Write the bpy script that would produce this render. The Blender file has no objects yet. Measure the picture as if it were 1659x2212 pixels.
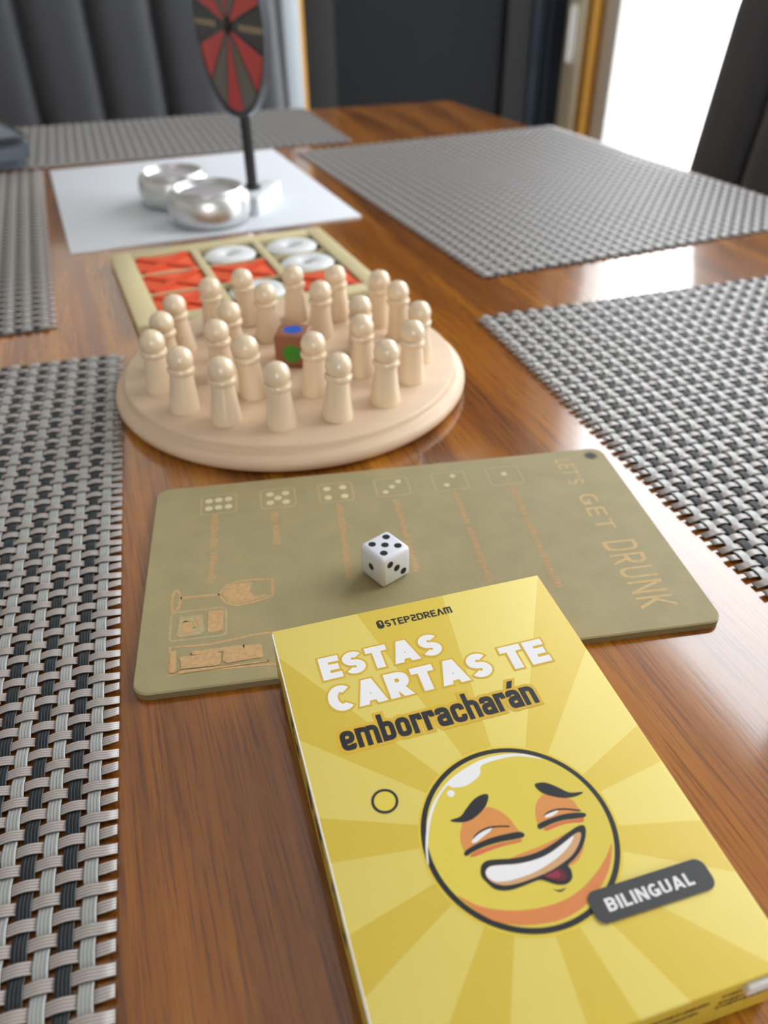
import bpy, bmesh, math, random
from mathutils import Vector, Matrix

# ------------------------------------------------------------------ camera, sky, light, exposure
scene = bpy.context.scene
C = scene.collection
Z0 = 0.75                                   # height of the table top above the floor
R = math.radians
TA = R(19.0)                                # the room and table are turned 19 degrees from the camera's heading
AX = Vector((math.cos(TA), math.sin(TA), 0))    # across the table, towards the windows
LX = Vector((-math.sin(TA), math.cos(TA), 0))   # along the table, away from the camera
def rm(a, l, z=0.0):                        # room coordinates: across, along, height above the floor
    return AX * a + LX * l + Vector((0, 0, z))

F_PX, PITCH, ROLL, CAM_H = 1690.0, R(36.55), R(0.75), 0.20
cd = bpy.data.cameras.new('camera'); cam = bpy.data.objects.new('camera', cd); C.objects.link(cam)
cd.sensor_fit = 'HORIZONTAL'; cd.sensor_width = 36.0; cd.lens = F_PX / 1659.0 * 36.0
cd.clip_start = 0.01; cd.clip_end = 60
right = Vector((1, 0, 0)); down = Vector((0, -math.sin(PITCH), -math.cos(PITCH))); fwd = Vector((0, math.cos(PITCH), -math.sin(PITCH)))
r2 = right * math.cos(ROLL) + down * math.sin(ROLL); d2 = down * math.cos(ROLL) - right * math.sin(ROLL)
cam.matrix_world = Matrix(((r2.x, -d2.x, -fwd.x, 0), (r2.y, -d2.y, -fwd.y, 0), (r2.z, -d2.z, -fwd.z, Z0 + CAM_H), (0, 0, 0, 1)))
cd.dof.use_dof = True; cd.dof.focus_distance = 0.242; cd.dof.aperture_fstop = cd.lens / 2.7
scene.camera = cam

world = bpy.data.worlds.new('sky'); scene.world = world; world.use_nodes = True
wn = world.node_tree.nodes; wl = world.node_tree.links
wn['Background'].inputs['Color'].default_value = (0.93, 0.97, 1.0, 1)
wn['Background'].inputs['Strength'].default_value = 8.5
def portal(name, a, l, z, w, h, rotz):      # guides sampling towards the window openings; gives no light of its own
    d = bpy.data.lights.new(name, 'AREA'); d.shape = 'RECTANGLE'; d.size = w; d.size_y = h
    o = bpy.data.objects.new(name, d); C.objects.link(o); o.location = rm(a, l, z)
    o.rotation_euler = (R(90), 0, TA + rotz); d.cycles.is_portal = True
    return o
W_A = 1.30                                  # window wall
WIN = [(0.86, 1.963), (-0.10, 0.70)]        # the two glazed openings along the window wall
WIN_Z = (0.06, 2.32)
REAR_FILL = (-0.5, 1.2)                          # centre and width of an unseen window added behind the camera for fill light
for i, (l0, l1) in enumerate(WIN):
    portal('window_portal', W_A + 0.16, (l0 + l1) / 2, sum(WIN_Z) / 2, l1 - l0, WIN_Z[1] - WIN_Z[0], R(-90) + R(180))
portal('window_portal', REAR_FILL[0], -2.36, 1.55, REAR_FILL[1], 1.3, 0.0)
vs = scene.view_settings
vs.view_transform = 'Standard'; vs.look = 'None'; vs.exposure = -0.24; vs.gamma = 1.0; vs.use_curve_mapping = False
scene.cycles.use_denoising = True
scene.cycles.max_bounces = 7; scene.cycles.diffuse_bounces = 4; scene.cycles.glossy_bounces = 3; scene.cycles.transparent_max_bounces = 8
scene.cycles.caustics_reflective = False; scene.cycles.caustics_refractive = False
scene.cycles.sample_clamp_indirect = 6.0
random.seed(7)

# ------------------------------------------------------------------ helpers
def s2l(c):
    c = c / 255.0
    return c / 12.92 if c <= 0.04045 else ((c + 0.055) / 1.055) ** 2.4
def rgb(r, g, b): return (s2l(r), s2l(g), s2l(b), 1)
MATS = {}
def mat(name, col, rough=0.5, metal=0.0, spec=0.5, coat=0.0, coat_rough=0.1, noise=0.0, nscale=200.0, bump=0.0, bscale=400.0, stretch=(1, 1, 1), sheen=0.0, bdist=0.0005):
    if name in MATS: return MATS[name]
    m = bpy.data.materials.new(name); m.use_nodes = True
    n = m.node_tree.nodes; l = m.node_tree.links; b = n['Principled BSDF']
    b.inputs['Base Color'].default_value = col; b.inputs['Roughness'].default_value = rough
    b.inputs['Metallic'].default_value = metal; b.inputs['Specular IOR Level'].default_value = spec
    b.inputs['Coat Weight'].default_value = coat; b.inputs['Coat Roughness'].default_value = coat_rough
    b.inputs['Sheen Weight'].default_value = sheen
    if noise or bump:
        tc = n.new('ShaderNodeTexCoord'); mp = n.new('ShaderNodeMapping'); mp.inputs['Scale'].default_value = stretch
        l.new(tc.outputs['Object'], mp.inputs['Vector'])
    if noise:
        t = n.new('ShaderNodeTexNoise'); t.inputs['Scale'].default_value = nscale; t.inputs['Detail'].default_value = 5
        l.new(mp.outputs['Vector'], t.inputs['Vector'])
        mx = n.new('ShaderNodeMix'); mx.data_type = 'RGBA'
        mx.inputs['A'].default_value = tuple(c * (1 - noise) for c in col[:3]) + (1,)
        mx.inputs['B'].default_value = tuple(min(1, c * (1 + noise)) for c in col[:3]) + (1,)
        l.new(t.outputs['Fac'], mx.inputs['Factor']); l.new(mx.outputs['Result'], b.inputs['Base Color'])
    if bump:
        t2 = n.new('ShaderNodeTexNoise'); t2.inputs['Scale'].default_value = bscale; t2.inputs['Detail'].default_value = 3
        l.new(mp.outputs['Vector'], t2.inputs['Vector'])
        bp = n.new('ShaderNodeBump'); bp.inputs['Strength'].default_value = bump; bp.inputs['Distance'].default_value = bdist
        l.new(t2.outputs['Fac'], bp.inputs['Height']); l.new(bp.outputs['Normal'], b.inputs['Normal'])
    MATS[name] = m
    return m

def link(name, me, m=None, parent=None, loc=None, rotz=None, smooth=False):
    o = bpy.data.objects.new(name, me); C.objects.link(o)
    if m is not None and len(me.materials) == 0: me.materials.append(m)
    if parent is not None: o.parent = parent
    if loc is not None: o.location = loc
    if rotz is not None: o.rotation_euler = (0, 0, rotz)
    if smooth:
        for p in me.polygons: p.use_smooth = True
    return o
def from_bm(bm, name):
    me = bpy.data.meshes.new(name); bmesh.ops.recalc_face_normals(bm, faces=bm.faces); bm.to_mesh(me); bm.free(); return me
def thing(name, label, cat, loc=(0, 0, 0), rotz=0.0, group=None):
    o = bpy.data.objects.new(name, None); C.objects.link(o); o.empty_display_size = 0.02
    o.location = loc; o.rotation_euler = (0, 0, rotz); return tag(o, label, cat, group)
def tag(o, label, cat, group=None):
    o['label'] = label; o['category'] = cat
    if group: o['group'] = group
    return o
def struct(o, label=None):
    o['kind'] = 'structure'
    if label: o['label'] = label
    return o
def add_box(bm, x0, x1, y0, y1, z0, z1, mtx=None):
    vs_ = [bm.verts.new(p) for p in ((x0, y0, z0), (x1, y0, z0), (x1, y1, z0), (x0, y1, z0), (x0, y0, z1), (x1, y0, z1), (x1, y1, z1), (x0, y1, z1))]
    if mtx is not None:
        for v in vs_: v.co = mtx @ v.co
    for f in ((0, 3, 2, 1), (4, 5, 6, 7), (0, 1, 5, 4), (1, 2, 6, 5), (2, 3, 7, 6), (3, 0, 4, 7)): bm.faces.new([vs_[i] for i in f])
    return vs_
def box(name, x0, x1, y0, y1, z0, z1, m, parent=None, bevel=0.0, seg=2, loc=None, rotz=None, smooth=None):
    bm = bmesh.new(); add_box(bm, x0, x1, y0, y1, z0, z1)
    if bevel: bmesh.ops.bevel(bm, geom=bm.edges[:], offset=bevel, segments=seg, affect='EDGES', profile=0.5)
    o = link(name, from_bm(bm, name), m, parent, loc, rotz)
    if bevel and smooth is not False: shade(o)
    return o
def shade(o, angle=40):
    me = o.data
    for p in me.polygons: p.use_smooth = True
    me.set_sharp_from_angle(angle=R(angle))
def lathe(name, prof, m, parent=None, seg=32, loc=None, smooth=True, cap=True):
    bm = bmesh.new(); rings = []
    for (r, z) in prof:
        if r < 1e-7: rings.append([bm.verts.new((0, 0, z))])
        else: rings.append([bm.verts.new((r * math.cos(2 * math.pi * k / seg), r * math.sin(2 * math.pi * k / seg), z)) for k in range(seg)])
    for a, b in zip(rings, rings[1:]):
        for k in range(seg):
            k2 = (k + 1) % seg
            q = [a[k % len(a)], a[k2 % len(a)], b[k2 % len(b)], b[k % len(b)]]
            q2 = []
            for v in q:
                if v not in q2: q2.append(v)
            if len(q2) > 2: bm.faces.new(q2)
    if cap and len(rings[0]) > 1: bm.faces.new(rings[0][::-1])
    if cap and len(rings[-1]) > 1: bm.faces.new(rings[-1])
    if not cap: bmesh.ops.remove_doubles(bm, verts=bm.verts[:], dist=1e-7)
    o = link(name, from_bm(bm, name), m, parent, loc)
    if smooth: shade(o, 50)
    return o
def smooth_loop(pts, n=4):                  # closed Catmull-Rom through the points
    out = []; N = len(pts)
    for i in range(N):
        p0, p1, p2, p3 = (Vector(pts[(i + k - 1) % N]) for k in range(4))
        for s in range(n):
            t = s / n
            out.append(0.5 * ((2 * p1) + (p2 - p0) * t + (2 * p0 - 5 * p1 + 4 * p2 - p3) * t * t + (3 * p1 - p0 - 3 * p2 + p3) * t ** 3))
    return [(v[0], v[1]) for v in out]
def print_poly(name, pts, z, m, parent, thick=0.00003):     # a printed or engraved area: a very thin sheet lying on the surface
    bm = bmesh.new(); vv = [bm.verts.new((x, y, z)) for x, y in pts]
    f = bm.faces.new(vv); f.normal_update()
    if f.normal.z < 0: f.normal_flip()
    bmesh.ops.triangulate(bm, faces=bm.faces[:])
    me = bpy.data.meshes.new(name); bm.to_mesh(me); bm.free()
    return link(name, me, m, parent)
def ring_pts(cx, cy, r, n=64): return [(cx + r * math.cos(2 * math.pi * k / n), cy + r * math.sin(2 * math.pi * k / n)) for k in range(n)]
def print_ring(name, cx, cy, r0, r1, z, m, parent, n=64):
    bm = bmesh.new(); a = [bm.verts.new((x, y, z)) for x, y in ring_pts(cx, cy, r0, n)]; b = [bm.verts.new((x, y, z)) for x, y in ring_pts(cx, cy, r1, n)]
    for k in range(n): bm.faces.new((a[k], b[k], b[(k + 1) % n], a[(k + 1) % n]))
    me = bpy.data.meshes.new(name); bm.to_mesh(me); bm.free()
    return link(name, me, m, parent)
def rrect(x0, x1, y0, y1, r, n=6):
    out = []
    for cx, cy, a0 in ((x1 - r, y1 - r, 0), (x0 + r, y1 - r, 90), (x0 + r, y0 + r, 180), (x1 - r, y0 + r, 270)):
        for k in range(n + 1):
            a = R(a0 + 90 * k / n); out.append((cx + r * math.cos(a), cy + r * math.sin(a)))
    return out
def tube(bm, pts, r, n=8, closed=False):
    rings = []; N = len(pts)
    for i in range(N):
        a = Vector(pts[(i - 1) % N if closed else max(0, i - 1)]); b = Vector(pts[(i + 1) % N if closed else min(N - 1, i + 1)])
        t = (b - a).normalized(); up = Vector((0, 0, 1)) if abs(t.z) < 0.9 else Vector((1, 0, 0))
        u = t.cross(up).normalized(); v = u.cross(t).normalized(); c = Vector(pts[i])
        rings.append([bm.verts.new(c + (u * math.cos(2 * math.pi * k / n) + v * math.sin(2 * math.pi * k / n)) * r) for k in range(n)])
    for i in range(N if closed else N - 1):
        A, B = rings[i], rings[(i + 1) % N]
        for k in range(n): bm.faces.new((A[k], A[(k + 1) % n], B[(k + 1) % n], B[k]))
    if not closed: bm.faces.new(rings[0][::-1]); bm.faces.new(rings[-1])
def tubeobj(name, pts, r, m, parent=None, n=8, closed=False, loc=None):
    bm = bmesh.new(); tube(bm, pts, r, n, closed); o = link(name, from_bm(bm, name), m, parent, loc); shade(o, 60); return o
# ------------------------------------------------------------------ drawn lettering: every glyph is a set of strokes
def arc_(cx, cy, rx, ry, a0, a1, n=12): return [(cx + rx * math.cos(R(a0 + (a1 - a0) * k / n)), cy + ry * math.sin(R(a0 + (a1 - a0) * k / n))) for k in range(n + 1)]
def rpoly(pts, r, closed=False, n=4):       # polyline with rounded corners
    out = []; N = len(pts)
    for i, p in enumerate(pts):
        if not closed and i in (0, N - 1): out.append(p); continue
        a = Vector(pts[i - 1]) - Vector(p); c = Vector(pts[(i + 1) % N]) - Vector(p); rr = min(r, a.length * 0.5, c.length * 0.5)
        A = Vector(p) + a.normalized() * rr; B = Vector(p) + c.normalized() * rr
        for k in range(n + 1):
            t = k / n; q = A * (1 - t) ** 2 + Vector(p) * 2 * t * (1 - t) + B * t * t; out.append((q.x, q.y))
    return out
def strip_quads(pts, sw, closed=False):
    N = len(pts); A = []; B = []
    for i in range(N):
        p = Vector(pts[i]); a = Vector(pts[i - 1]) if (i or closed) else None; c = Vector(pts[(i + 1) % N]) if (i < N - 1 or closed) else None
        d1 = (p - a).normalized() if a is not None else None; d2 = (c - p).normalized() if c is not None else None
        if d1 is None: d1 = d2
        if d2 is None: d2 = d1
        n1 = Vector((-d1.y, d1.x)); n2 = Vector((-d2.y, d2.x)); m = n1 + n2
        m = m.normalized() if m.length > 1e-6 else n1
        k = min(1.6, 1 / max(0.3, m.dot(n1))) * sw / 2
        A.append(p + m * k); B.append(p - m * k)
    return [[A[i], B[i], B[(i + 1) % N], A[(i + 1) % N]] for i in range(N if closed else N - 1)]
def glyph(ch, s):
    """strokes of one letter (cap height 1), s = stroke width; returns width and quads"""
    h = s / 2; q = []
    def st(*pts): q.extend(strip_quads(list(pts), s))
    def path(pts, r, closed=False): q.extend(strip_quads(rpoly(pts, r, closed), s, closed))
    def para(x0, y0, x1, y1, w=None):
        w = (w or s) / 2; q.append([Vector((x0 - w, y0)), Vector((x0 + w, y0)), Vector((x1 + w, y1)), Vector((x1 - w, y1))])
    T, B, M = 1 - h, h, 0.5; X = 0.70
    if ch == 'E': W = 0.58; st((h, 0), (h, 1)); st((h, T), (W, T)); st((h, M + 0.01), (W - 0.04, M + 0.01)); st((h, B), (W, B))
    elif ch == 'L': W = 0.54; st((h, 0), (h, 1)); st((h, B), (W, B))
    elif ch == 'I': W = s; st((h, 0), (h, 1))
    elif ch == 'T': W = 0.64; st((W / 2, 0), (W / 2, 1)); st((0, T), (W, T))
    elif ch == 'S':
        W = 0.62; q.extend(strip_quads(arc_(W / 2, (T + M) / 2, W / 2 - h, (T - M) / 2, 28, 270, 14) + arc_(W / 2, (B + M) / 2, W / 2 - h, (M - B) / 2, 90, -152, 14)[1:], s))
    elif ch == 'A': W = 0.78; para(s * 0.52, 0, W / 2 - s * 0.02, 1, s * 1.04); para(W - s * 0.52, 0, W / 2 + s * 0.02, 1, s * 1.04); st((W * 0.27, 0.27), (W * 0.73, 0.27))
    elif ch == '^': W = 0.74; para(s * 0.52, 0, W / 2, 1, s * 1.04); para(W - s * 0.52, 0, W / 2, 1, s * 1.04)
    elif ch == 'C': W = 0.66; q.extend(strip_quads(arc_(W / 2 + 0.03, 0.5, W / 2 + 0.03 - h, 0.5 - h, 48, 312, 20), s))
    elif ch == 'G': W = 0.72; q.extend(strip_quads(arc_(W / 2, 0.5, W / 2 - h, 0.5 - h, 48, 340, 20), s)); st((W * 0.52, 0.44), (W - h * 0.4, 0.44)); st((W - h, 0.06), (W - h, 0.52))
    elif ch in 'RPB':
        W = 0.66; st((h, 0), (h, 1)); y = 0.46 if ch != 'B' else 0.52
        path([(h, T), (W - h - 0.02, T), (W - h - 0.02, y), (h, y)], 0.24)
        if ch == 'R': para(W - s * 0.55, 0, W * 0.46, y, s * 1.1)
        if ch == 'B': path([(h, y), (W - h, y), (W - h, B), (h, B)], 0.24)
    elif ch == 'D': W = 0.70; st((h, 0), (h, 1)); path([(h, T), (W - h, T), (W - h, B), (h, B)], 0.34)
    elif ch == 'U': W = 0.68; path([(h, 1), (h, B), (W - h, B), (W - h, 1)], 0.26)
    elif ch == 'N': W = 0.72; st((h, 0), (h, 1)); st((W - h, 0), (W - h, 1)); para(W - h, 0, h, 1, s * 1.1)
    elif ch == 'M': W = 0.86; st((h, 0), (h, 1)); st((W - h, 0), (W - h, 1)); st((W / 2, 0), (W / 2, 0.9)); st((h, T), (W - h, T))
    elif ch == 'K': W = 0.66; st((h, 0), (h, 1)); para(s * 0.9, 0.42, W - s * 0.55, 1, s * 1.2); para(W - s * 0.55, 0, s * 1.2, 0.6, s * 1.2)
    elif ch == '2': W = 0.58; path([(0, T), (W - h, T), (W - h, M), (h, M), (h, B), (W, B)], 0.14)
    elif ch == "'": W = s; st((h, 0.68), (h, 1))
    elif ch == ' ': W = 0.24
    else:                                   # heavy narrow lower case
        W = 0.50
        if ch == 'm': W = 0.80
        if ch == 'r': W = 0.40
        if ch in 'bhnmr':
            st((h, 0), (h, 1 if ch in 'bh' else X))
        if ch == 'o' or ch == 'b': path([(h, B), (W - h, B), (W - h, X - h), (h, X - h)], 0.14, True)
        if ch in 'hn': path([(h, X - h), (W - h, X - h), (W - h, 0)], 0.16)
        if ch == 'm': path([(h, X - h), (W / 2, X - h), (W / 2, 0)], 0.14); path([(W / 2, X - h), (W - h, X - h), (W - h, 0)], 0.14)
        if ch == 'r': path([(h, X - h * 1.6), (h * 1.7, X - h), (W, X - h)], 0.08); st((W - h * 0.8, X - s * 1.35), (W - h * 0.8, X - h))
        if ch == 'e': path([(h, X * 0.46), (W - h, X * 0.46), (W - h, X - h), (h, X - h), (h, B), (W - h, B), (W - h, X * 0.3)], 0.14)
        if ch == 'c': path([(W - h, X * 0.62), (W - h, X - h), (h, X - h), (h, B), (W - h, B), (W - h, X * 0.38)], 0.14)
        if ch in 'aá': path([(h, X * 0.66), (h, X - h), (W - h, X - h), (W - h, 0)], 0.14); path([(W - h, X * 0.55), (h, X * 0.50), (h, B), (W - h, B)], 0.10)
        if ch == 'á': para(W * 0.48, X + 0.07, W * 0.78, 1.04, s * 1.1)
    return W, q
def stroke_text(txt, x0, x1, y0, y1, z, s=0.24, track=0.10, grow=0.0):
    quads = []; x = 0.0
    for ch in txt:
        W, q = glyph(ch, s); quads += [[(v.x + x, v.y) for v in f] for f in q]; x += W + track
    tot = x - track; bm = bmesh.new(); sx = (x1 - x0) / tot; sy = y1 - y0
    for k, f in enumerate(quads):           # each stroke lies a hair above the one before, so overlaps stay clean
        P = [Vector((x0 + px * sx, y0 + py * sy)) for px, py in f]
        if sum(P[i].cross(P[(i + 1) % 4]) for i in range(4)) < 0: P.reverse()
        if grow:                            # widen the stroke all round for the coloured outline
            Q = []
            for i in range(4):
                d1 = (P[i] - P[i - 1]).normalized(); d2 = (P[(i + 1) % 4] - P[i]).normalized()
                n1 = Vector((d1.y, -d1.x)); n2 = Vector((d2.y, -d2.x)); m = n1 + n2
                m = m.normalized() if m.length > 1e-4 else n1
                Q.append(P[i] + m * grow * min(1.5, 1 / max(0.4, m.dot(n1))))
            P = Q
        bm.faces.new([bm.verts.new((p.x, p.y, z + 2.5e-7 * k)) for p in P])
    for fc in bm.faces:
        fc.normal_update()
        if fc.normal.z < 0: fc.normal_flip()
    me = bpy.data.meshes.new('lettering'); bm.to_mesh(me); bm.free(); return me

# ------------------------------------------------------------------ the room
def room_box(name, a0, a1, l0, l1, z0, z1, m, parent=None, bevel=0.0):
    o = box(name, a0, a1, l0, l1, z0, z1, m, parent, bevel)
    if parent is None: o.rotation_euler = (0, 0, TA)
    return o
M_wall = mat('wall_paint', rgb(210, 208, 203), 0.9, noise=0.04, nscale=6, bump=0.1, bscale=300)
M_ceil = mat('ceiling_paint', rgb(206, 204, 200), 0.9)
M_floor = mat('floor_boards', rgb(120, 96, 74), 0.5, noise=0.25, nscale=4, stretch=(12, 1, 1))
M_cream = mat('cream_paint', rgb(238, 230, 204), 0.5)
M_gold = mat('golden_wood_strip', rgb(206, 150, 52), 0.5, noise=0.15, nscale=30, stretch=(8, 8, 1))
M_whitef = mat('white_window_frame', rgb(238, 238, 236), 0.35)
M_darkdoor = mat('anthracite_door', rgb(40, 40, 40), 0.8, spec=0.2)
M_darkpanel = mat('anthracite_panel', rgb(19, 20, 23), 0.8, spec=0.2)
M_curt = mat('dark_curtain', rgb(66, 74, 88), 0.85, noise=0.1, nscale=60)
M_terr = mat('pale_terrace', rgb(222, 220, 214), 0.9)
BACK, REARW, LEFTW, CEIL = 2.20, -2.30, -2.30, 2.55
struct(room_box('floor', LEFTW, W_A, REARW, BACK, -0.05, 0, M_floor))
struct(room_box('ceiling', LEFTW - 0.1, W_A + 0.12, REARW - 0.12, BACK + 0.1, CEIL, CEIL + 0.1, M_ceil))
struct(room_box('wall_left', LEFTW - 0.1, LEFTW, REARW, BACK, 0, CEIL, M_wall))
struct(room_box('wall_back', LEFTW - 0.1, W_A + 0.12, BACK, BACK + 0.1, 0, CEIL, M_wall))
def pierced(name, u0, u1, holes, z0, z1, thick0, thick1, along):
    bm = bmesh.new(); us = sorted(holes); cuts = [u0] + [x for h in us for x in h[:2]] + [u1]
    def add(a, b, c, d):
        if along: add_box(bm, thick0, thick1, a, b, c, d)
        else: add_box(bm, a, b, thick0, thick1, c, d)
    for k in range(0, len(cuts), 2): add(cuts[k], cuts[k + 1], z0, z1)
    for h in us:
        if h[2] > z0: add(h[0], h[1], z0, h[2])
        add(h[0], h[1], h[3], z1)
    o = link(name, from_bm(bm, name), M_wall); o.rotation_euler = (0, 0, TA); return struct(o)
pierced('wall_right', REARW, BACK - 0.03, [(l0 - 0.07, l1 + 0.07, 0.0, WIN_Z[1] + 0.07) for l0, l1 in WIN], 0, CEIL, W_A, W_A + 0.12, True)
pierced('wall_rear', LEFTW - 0.1, W_A + 0.12, [(REAR_FILL[0] - REAR_FILL[1] / 2, REAR_FILL[0] + REAR_FILL[1] / 2, 0.9, 2.2)], 0, CEIL, REARW - 0.12, REARW, False)

# window glass lets the daylight through and mirrors a little
M_glass = bpy.data.materials.new('window_glass'); M_glass.use_nodes = True
gn = M_glass.node_tree.nodes; gl = M_glass.node_tree.links; gn.remove(gn['Principled BSDF'])
gt = gn.new('ShaderNodeBsdfTransparent'); gg = gn.new('ShaderNodeBsdfGlossy'); gg.inputs['Roughness'].default_value = 0.02
gw = gn.new('ShaderNodeLayerWeight'); gp = gn.new('ShaderNodeMath'); gp.operation = 'POWER'; gp.inputs[1].default_value = 4.0; gf = gn.new('ShaderNodeMath'); gf.operation = 'MULTIPLY_ADD'; gf.inputs[1].default_value = 0.5; gf.inputs[2].default_value = 0.03; gl.new(gw.outputs['Facing'], gp.inputs[0]); gl.new(gp.outputs[0], gf.inputs[0]); gm = gn.new('ShaderNodeMixShader')
gl.new(gf.outputs[0], gm.inputs[0]); gl.new(gt.outputs[0], gm.inputs[1]); gl.new(gg.outputs[0], gm.inputs[2]); gl.new(gm.outputs[0], gn['Material Output'].inputs['Surface'])
def glazed(name, label, l0, l1):
    root = bpy.data.objects.new(name, None); C.objects.link(root); root.rotation_euler = (0, 0, TA); struct(root, label)
    z0, z1 = WIN_Z
    for k, (a, b, c, d) in enumerate(((l0 - 0.07, l0, 0, z1 + 0.07), (l1, l1 + 0.07, 0, z1 + 0.07), (l0, l1, z1, z1 + 0.07), (l0, l1, 0, z0))):
        box('window_frame', W_A + 0.01, W_A + 0.09, a, b, c, d, M_whitef, root, 0.006)
    box('glass_pane', W_A + 0.055, W_A + 0.061, l0, l1, z0, z1, M_glass, root)
    return root
w1 = glazed('window_1', 'tall white framed glazed door, brightly overexposed, beside the dark curtain', *WIN[0])
w2 = glazed('window_2', 'tall white framed glazed door nearer to the camera', *WIN[1])
o = struct(room_box('trim_1', W_A - 0.02, W_A + 0.012, 2.033, 2.066, 0, WIN_Z[1] + 0.07, M_gold), 'narrow golden wooden strip beside the white window frame')
post = struct(room_box('trim_2', W_A - 0.03, W_A + 0.012, 2.068, 2.168, 0, CEIL, M_cream, bevel=0.004), 'cream painted post between curtain and golden strip')
bm = bmesh.new(); add_box(bm, W_A - 0.05, W_A - 0.03, 2.085, 2.11, 0.66, 0.80)
bmesh.ops.bevel(bm, geom=bm.edges[:], offset=0.008, segments=3, affect='EDGES')
hd = link('handle', from_bm(bm, 'handle'), M_whitef, post); shade(hd)
r3 = bpy.data.objects.new('fill_window', None); C.objects.link(r3); r3.rotation_euler = (0, 0, TA); struct(r3, 'unseen window added behind the camera for fill light')
for a, b, c, d in ((REAR_FILL[0] - REAR_FILL[1] / 2, REAR_FILL[0] - REAR_FILL[1] / 2 + 0.05, 0.9, 2.2), (REAR_FILL[0] + REAR_FILL[1] / 2 - 0.05, REAR_FILL[0] + REAR_FILL[1] / 2, 0.9, 2.2), (REAR_FILL[0] - 0.03, REAR_FILL[0] + 0.03, 0.95, 2.15), (REAR_FILL[0] - REAR_FILL[1] / 2 + 0.05, REAR_FILL[0] + REAR_FILL[1] / 2 - 0.05, 2.15, 2.2), (REAR_FILL[0] - REAR_FILL[1] / 2 + 0.05, REAR_FILL[0] + REAR_FILL[1] / 2 - 0.05, 0.9, 0.95)):
    box('window_frame', a, b, REARW - 0.09, REARW - 0.03, c, d, M_whitef, r3)
# dark door in the back wall with a white jamb on its left
d1 = bpy.data.objects.new('door_1', None); C.objects.link(d1); d1.rotation_euler = (0, 0, TA); struct(d1, 'anthracite door behind the far corner of the table')
fy = BACK - 0.045
box('door_stile', 0.550, 0.630, fy, BACK - 0.002, 0, 2.05, M_darkdoor, d1, 0.003)
box('door_stile', 1.10, 1.17, fy, BACK - 0.002, 0, 2.05, M_darkdoor, d1, 0.003)
box('door_rail', 0.630, 1.10, fy, BACK - 0.002, 1.93, 2.05, M_darkdoor, d1, 0.003)
box('door_rail', 0.630, 1.10, fy, BACK - 0.002, 0, 0.14, M_darkdoor, d1, 0.003)
box('door_panel', 0.630, 1.10, BACK - 0.028, BACK - 0.004, 0.14, 1.93, M_darkpanel, d1)
struct(room_box('trim_3', 0.500, 0.541, BACK - 0.06, BACK - 0.002, 0, 2.10, mat('grey_white_jamb', rgb(168, 176, 184), 0.4), bevel=0.003), 'white door jamb beside the grooved chair back')
struct(room_box('trim_4', 0.5415, 0.5495, BACK - 0.058, BACK - 0.002, 0, 2.10, M_gold), 'thin golden edge beside the white door jamb')
# curtain gathered in the corner
bm = bmesh.new(); n = 48; col = []
for i in range(n + 1):
    a = 1.172 + 0.105 * i / n; ll = BACK - 0.04 - 0.014 * math.sin(i / n * math.pi * 5) - 0.004 * math.sin(i * 0.9)
    col.append((a, ll))
lo = [bm.verts.new((a, l, 0.03)) for a, l in col]; hi = [bm.verts.new((a, l, 2.35)) for a, l in col]
for i in range(n): bm.faces.new((lo[i], lo[i + 1], hi[i + 1], hi[i]))
bmesh.ops.solidify(bm, geom=bm.faces[:], thickness=0.003)
cu = link('curtain', from_bm(bm, 'curtain'), M_curt, None, None, TA); shade(cu, 60)
tag(cu, 'dark blue-grey curtain gathered in the corner beside the cream post', 'curtain')
g = room_box('terrace_ground', W_A + 0.13, W_A + 14, -8, 14, -0.12, -0.04, M_terr); struct(g, 'pale ground outside the glazed door')

# ------------------------------------------------------------------ dining table
M_wood = bpy.data.materials.new('varnished_wood'); M_wood.use_nodes = True
n = M_wood.node_tree.nodes; l = M_wood.node_tree.links; b = n['Principled BSDF']
tc = n.new('ShaderNodeTexCoord')
def mapped(scale, rot=0.0):
    m_ = n.new('ShaderNodeMapping'); m_.inputs['Scale'].default_value = scale; m_.inputs['Rotation'].default_value = (0, 0, rot)
    l.new(tc.outputs['Object'], m_.inputs['Vector']); return m_
m1 = mapped((34, 2.2, 1)); t1 = n.new('ShaderNodeTexNoise'); t1.inputs['Scale'].default_value = 1.0; t1.inputs['Detail'].default_value = 7; t1.inputs['Roughness'].default_value = 0.6; t1.inputs['Distortion'].default_value = 0.7
l.new(m1.outputs[0], t1.inputs['Vector'])
m2 = mapped((900, 26, 1)); t2 = n.new('ShaderNodeTexNoise'); t2.inputs['Scale'].default_value = 1.0; t2.inputs['Detail'].default_value = 4; t2.inputs['Roughness'].default_value = 0.7
l.new(m2.outputs[0], t2.inputs['Vector'])
cr = n.new('ShaderNodeValToRGB'); e = cr.color_ramp.elements
e[0].position = 0.30; e[0].color = rgb(100, 51, 5); e[1].position = 0.72; e[1].color = rgb(194, 128, 26)
k_ = cr.color_ramp.elements.new(0.5); k_.color = rgb(158, 91, 10)
l.new(t1.outputs['Fac'], cr.inputs['Fac'])
cr2 = n.new('ShaderNodeValToRGB'); e = cr2.color_ramp.elements; e[0].position = 0.36; e[0].color = (0.42, 0.36, 0.30, 1); e[1].position = 0.52; e[1].color = (1, 1, 1, 1)
l.new(t2.outputs['Fac'], cr2.inputs['Fac'])
mx = n.new('ShaderNodeMix'); mx.data_type = 'RGBA'; mx.blend_type = 'MULTIPLY'; mx.inputs['Factor'].default_value = 0.75
l.new(cr.outputs[0], mx.inputs['A']); l.new(cr2.outputs[0], mx.inputs['B']); l.new(mx.outputs['Result'], b.inputs['Base Color'])
bp = n.new('ShaderNodeBump'); bp.inputs['Strength'].default_value = 0.2; bp.inputs['Distance'].default_value = 0.0001
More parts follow.
